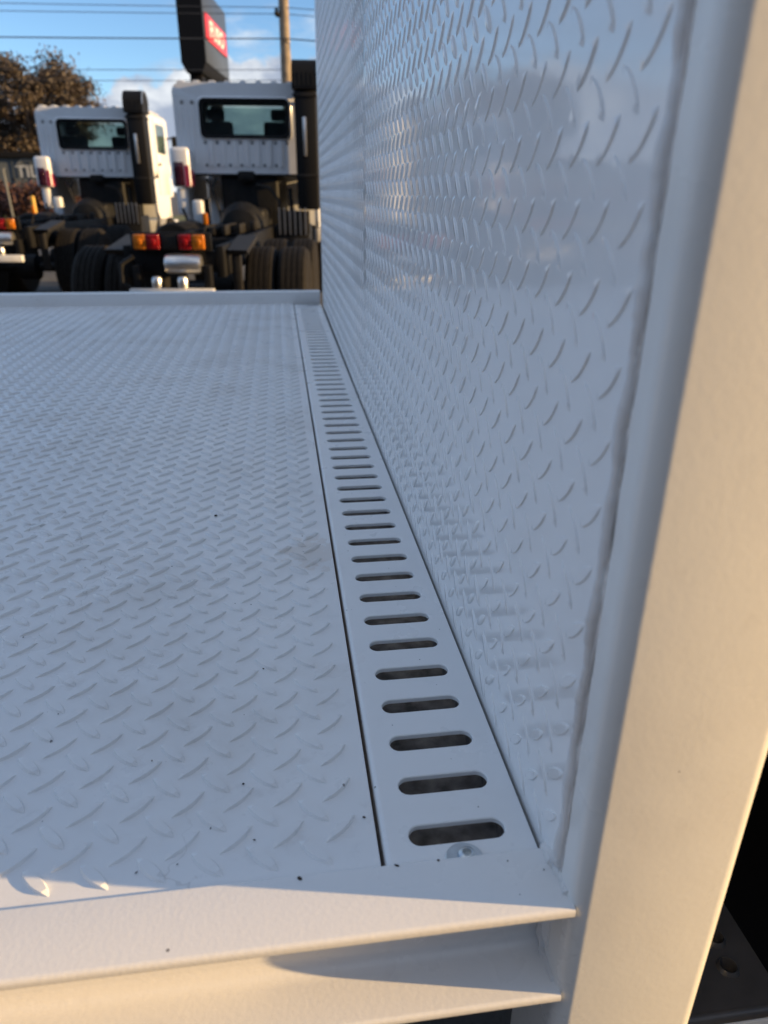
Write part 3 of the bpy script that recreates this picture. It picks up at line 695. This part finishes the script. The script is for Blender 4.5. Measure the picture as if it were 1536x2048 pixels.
box('wall', (-5, 0, 0), (3.2, 6, 3.4), 'brick', hs)
prism('roof', [(-5.4, 3.41), (3.6, 3.41), (1.4, 5.0), (-3.2, 5.0)], 1, -.4, 6.4, 'brick', hs)
bo = empty('bollard', (-10.75, 36.0, GZ)); tag(bo, 'yellow steel bollard on the grass beside the far truck', 'bollard')
tube('post', [(0, 0, 0), (0, 0, 1.25)], .09, 'yellow', bo, 14)
lathe('cap', [(.09, 0), (.08, .03), (.04, .055), (.002, .06)], 'yellow', bo, 14, 'z', (0, 0, 1.25))
sp = empty('sign_stake', (-14.6, 45, GZ)); tag(sp, 'thin pale stake standing in front of the dark shed', 'post')
tube('post', [(0, 0, 0), (-.06, 0, 2.55)], .06, 'shedarch', sp, 10)
box('cap', (-.16, -.1, 2.555), (.04, .1, 2.60), 'shedarch', sp, .01)

# unseen building added behind the viewer to block sky light and darken reflections
wk = empty('shade_building', (-4, -10.5, GZ)); tag(wk, 'unseen dark charcoal building added behind the viewer to block sky light', 'building')
box('wall', (-30, -8, 0), (22, 0, 7.6), 'shed', wk)
box('roof_edge', (-30.3, -8.3, 7.61), (22.3, .3, 8.0), 'signblack', wk)
for k in range(7):
    d_ = box('roller_door', (-27+k*7, .002, 0), (-23+k*7, .06, 4.4), 'cabgrey', wk)
    for q in range(8): box('door_slat', (-26.95+k*7, .062, .05+q*.54), (-23.05+k*7, .08, .52+q*.54), 'cabgrey', d_)

# ================================================================ grit on the tray floor
V = []; F = []
spots = [(-.2375, .852, .0028), (-.31, 2.3, .004), (-.103, .347, .0014)]
for k in range(90):
    y = .32+rng.uniform(0, 1)**1.5*1.6; spots.append((rng.uniform(-.55-.3*y, -.105), y, rng.uniform(.0003, .0011)))
spots += [(-.088, .3028, .0016), (-.062, .3030, .0011), (-.147, .3015, .0018), (-.02, .297, .0008), (.0, .288, .0006)]
for k in range(14): spots.append((rng.uniform(-.09, -.002), .345+k*.0426+rng.uniform(-.004, .004)+.003, rng.uniform(.0003, .0006)))
for (x, y, r_) in spots:
    k = len(V); n_ = 6; a0 = rng.uniform(0, 6.28)
    el = rng.uniform(.4, 1)
    for q in range(n_):
        a = 2*math.pi*q/n_; dx, dy = math.cos(a)*r_*rng.uniform(.7, 1.2), math.sin(a)*r_*el*rng.uniform(.7, 1.2)
        V.append((x+dx*math.cos(a0)-dy*math.sin(a0), y+dx*math.sin(a0)+dy*math.cos(a0), .0065 if y < .304 else .0010))
    V.append((x, y, V[-1][2]+r_*.5)); F += [(k+q, k+(q+1) % n_, k+n_) for q in range(n_)]
tag(link('grit', V, F, 'grit'), 'dark grit and leaf crumbs scattered on the tray floor', 'grit', None, 'stuff')
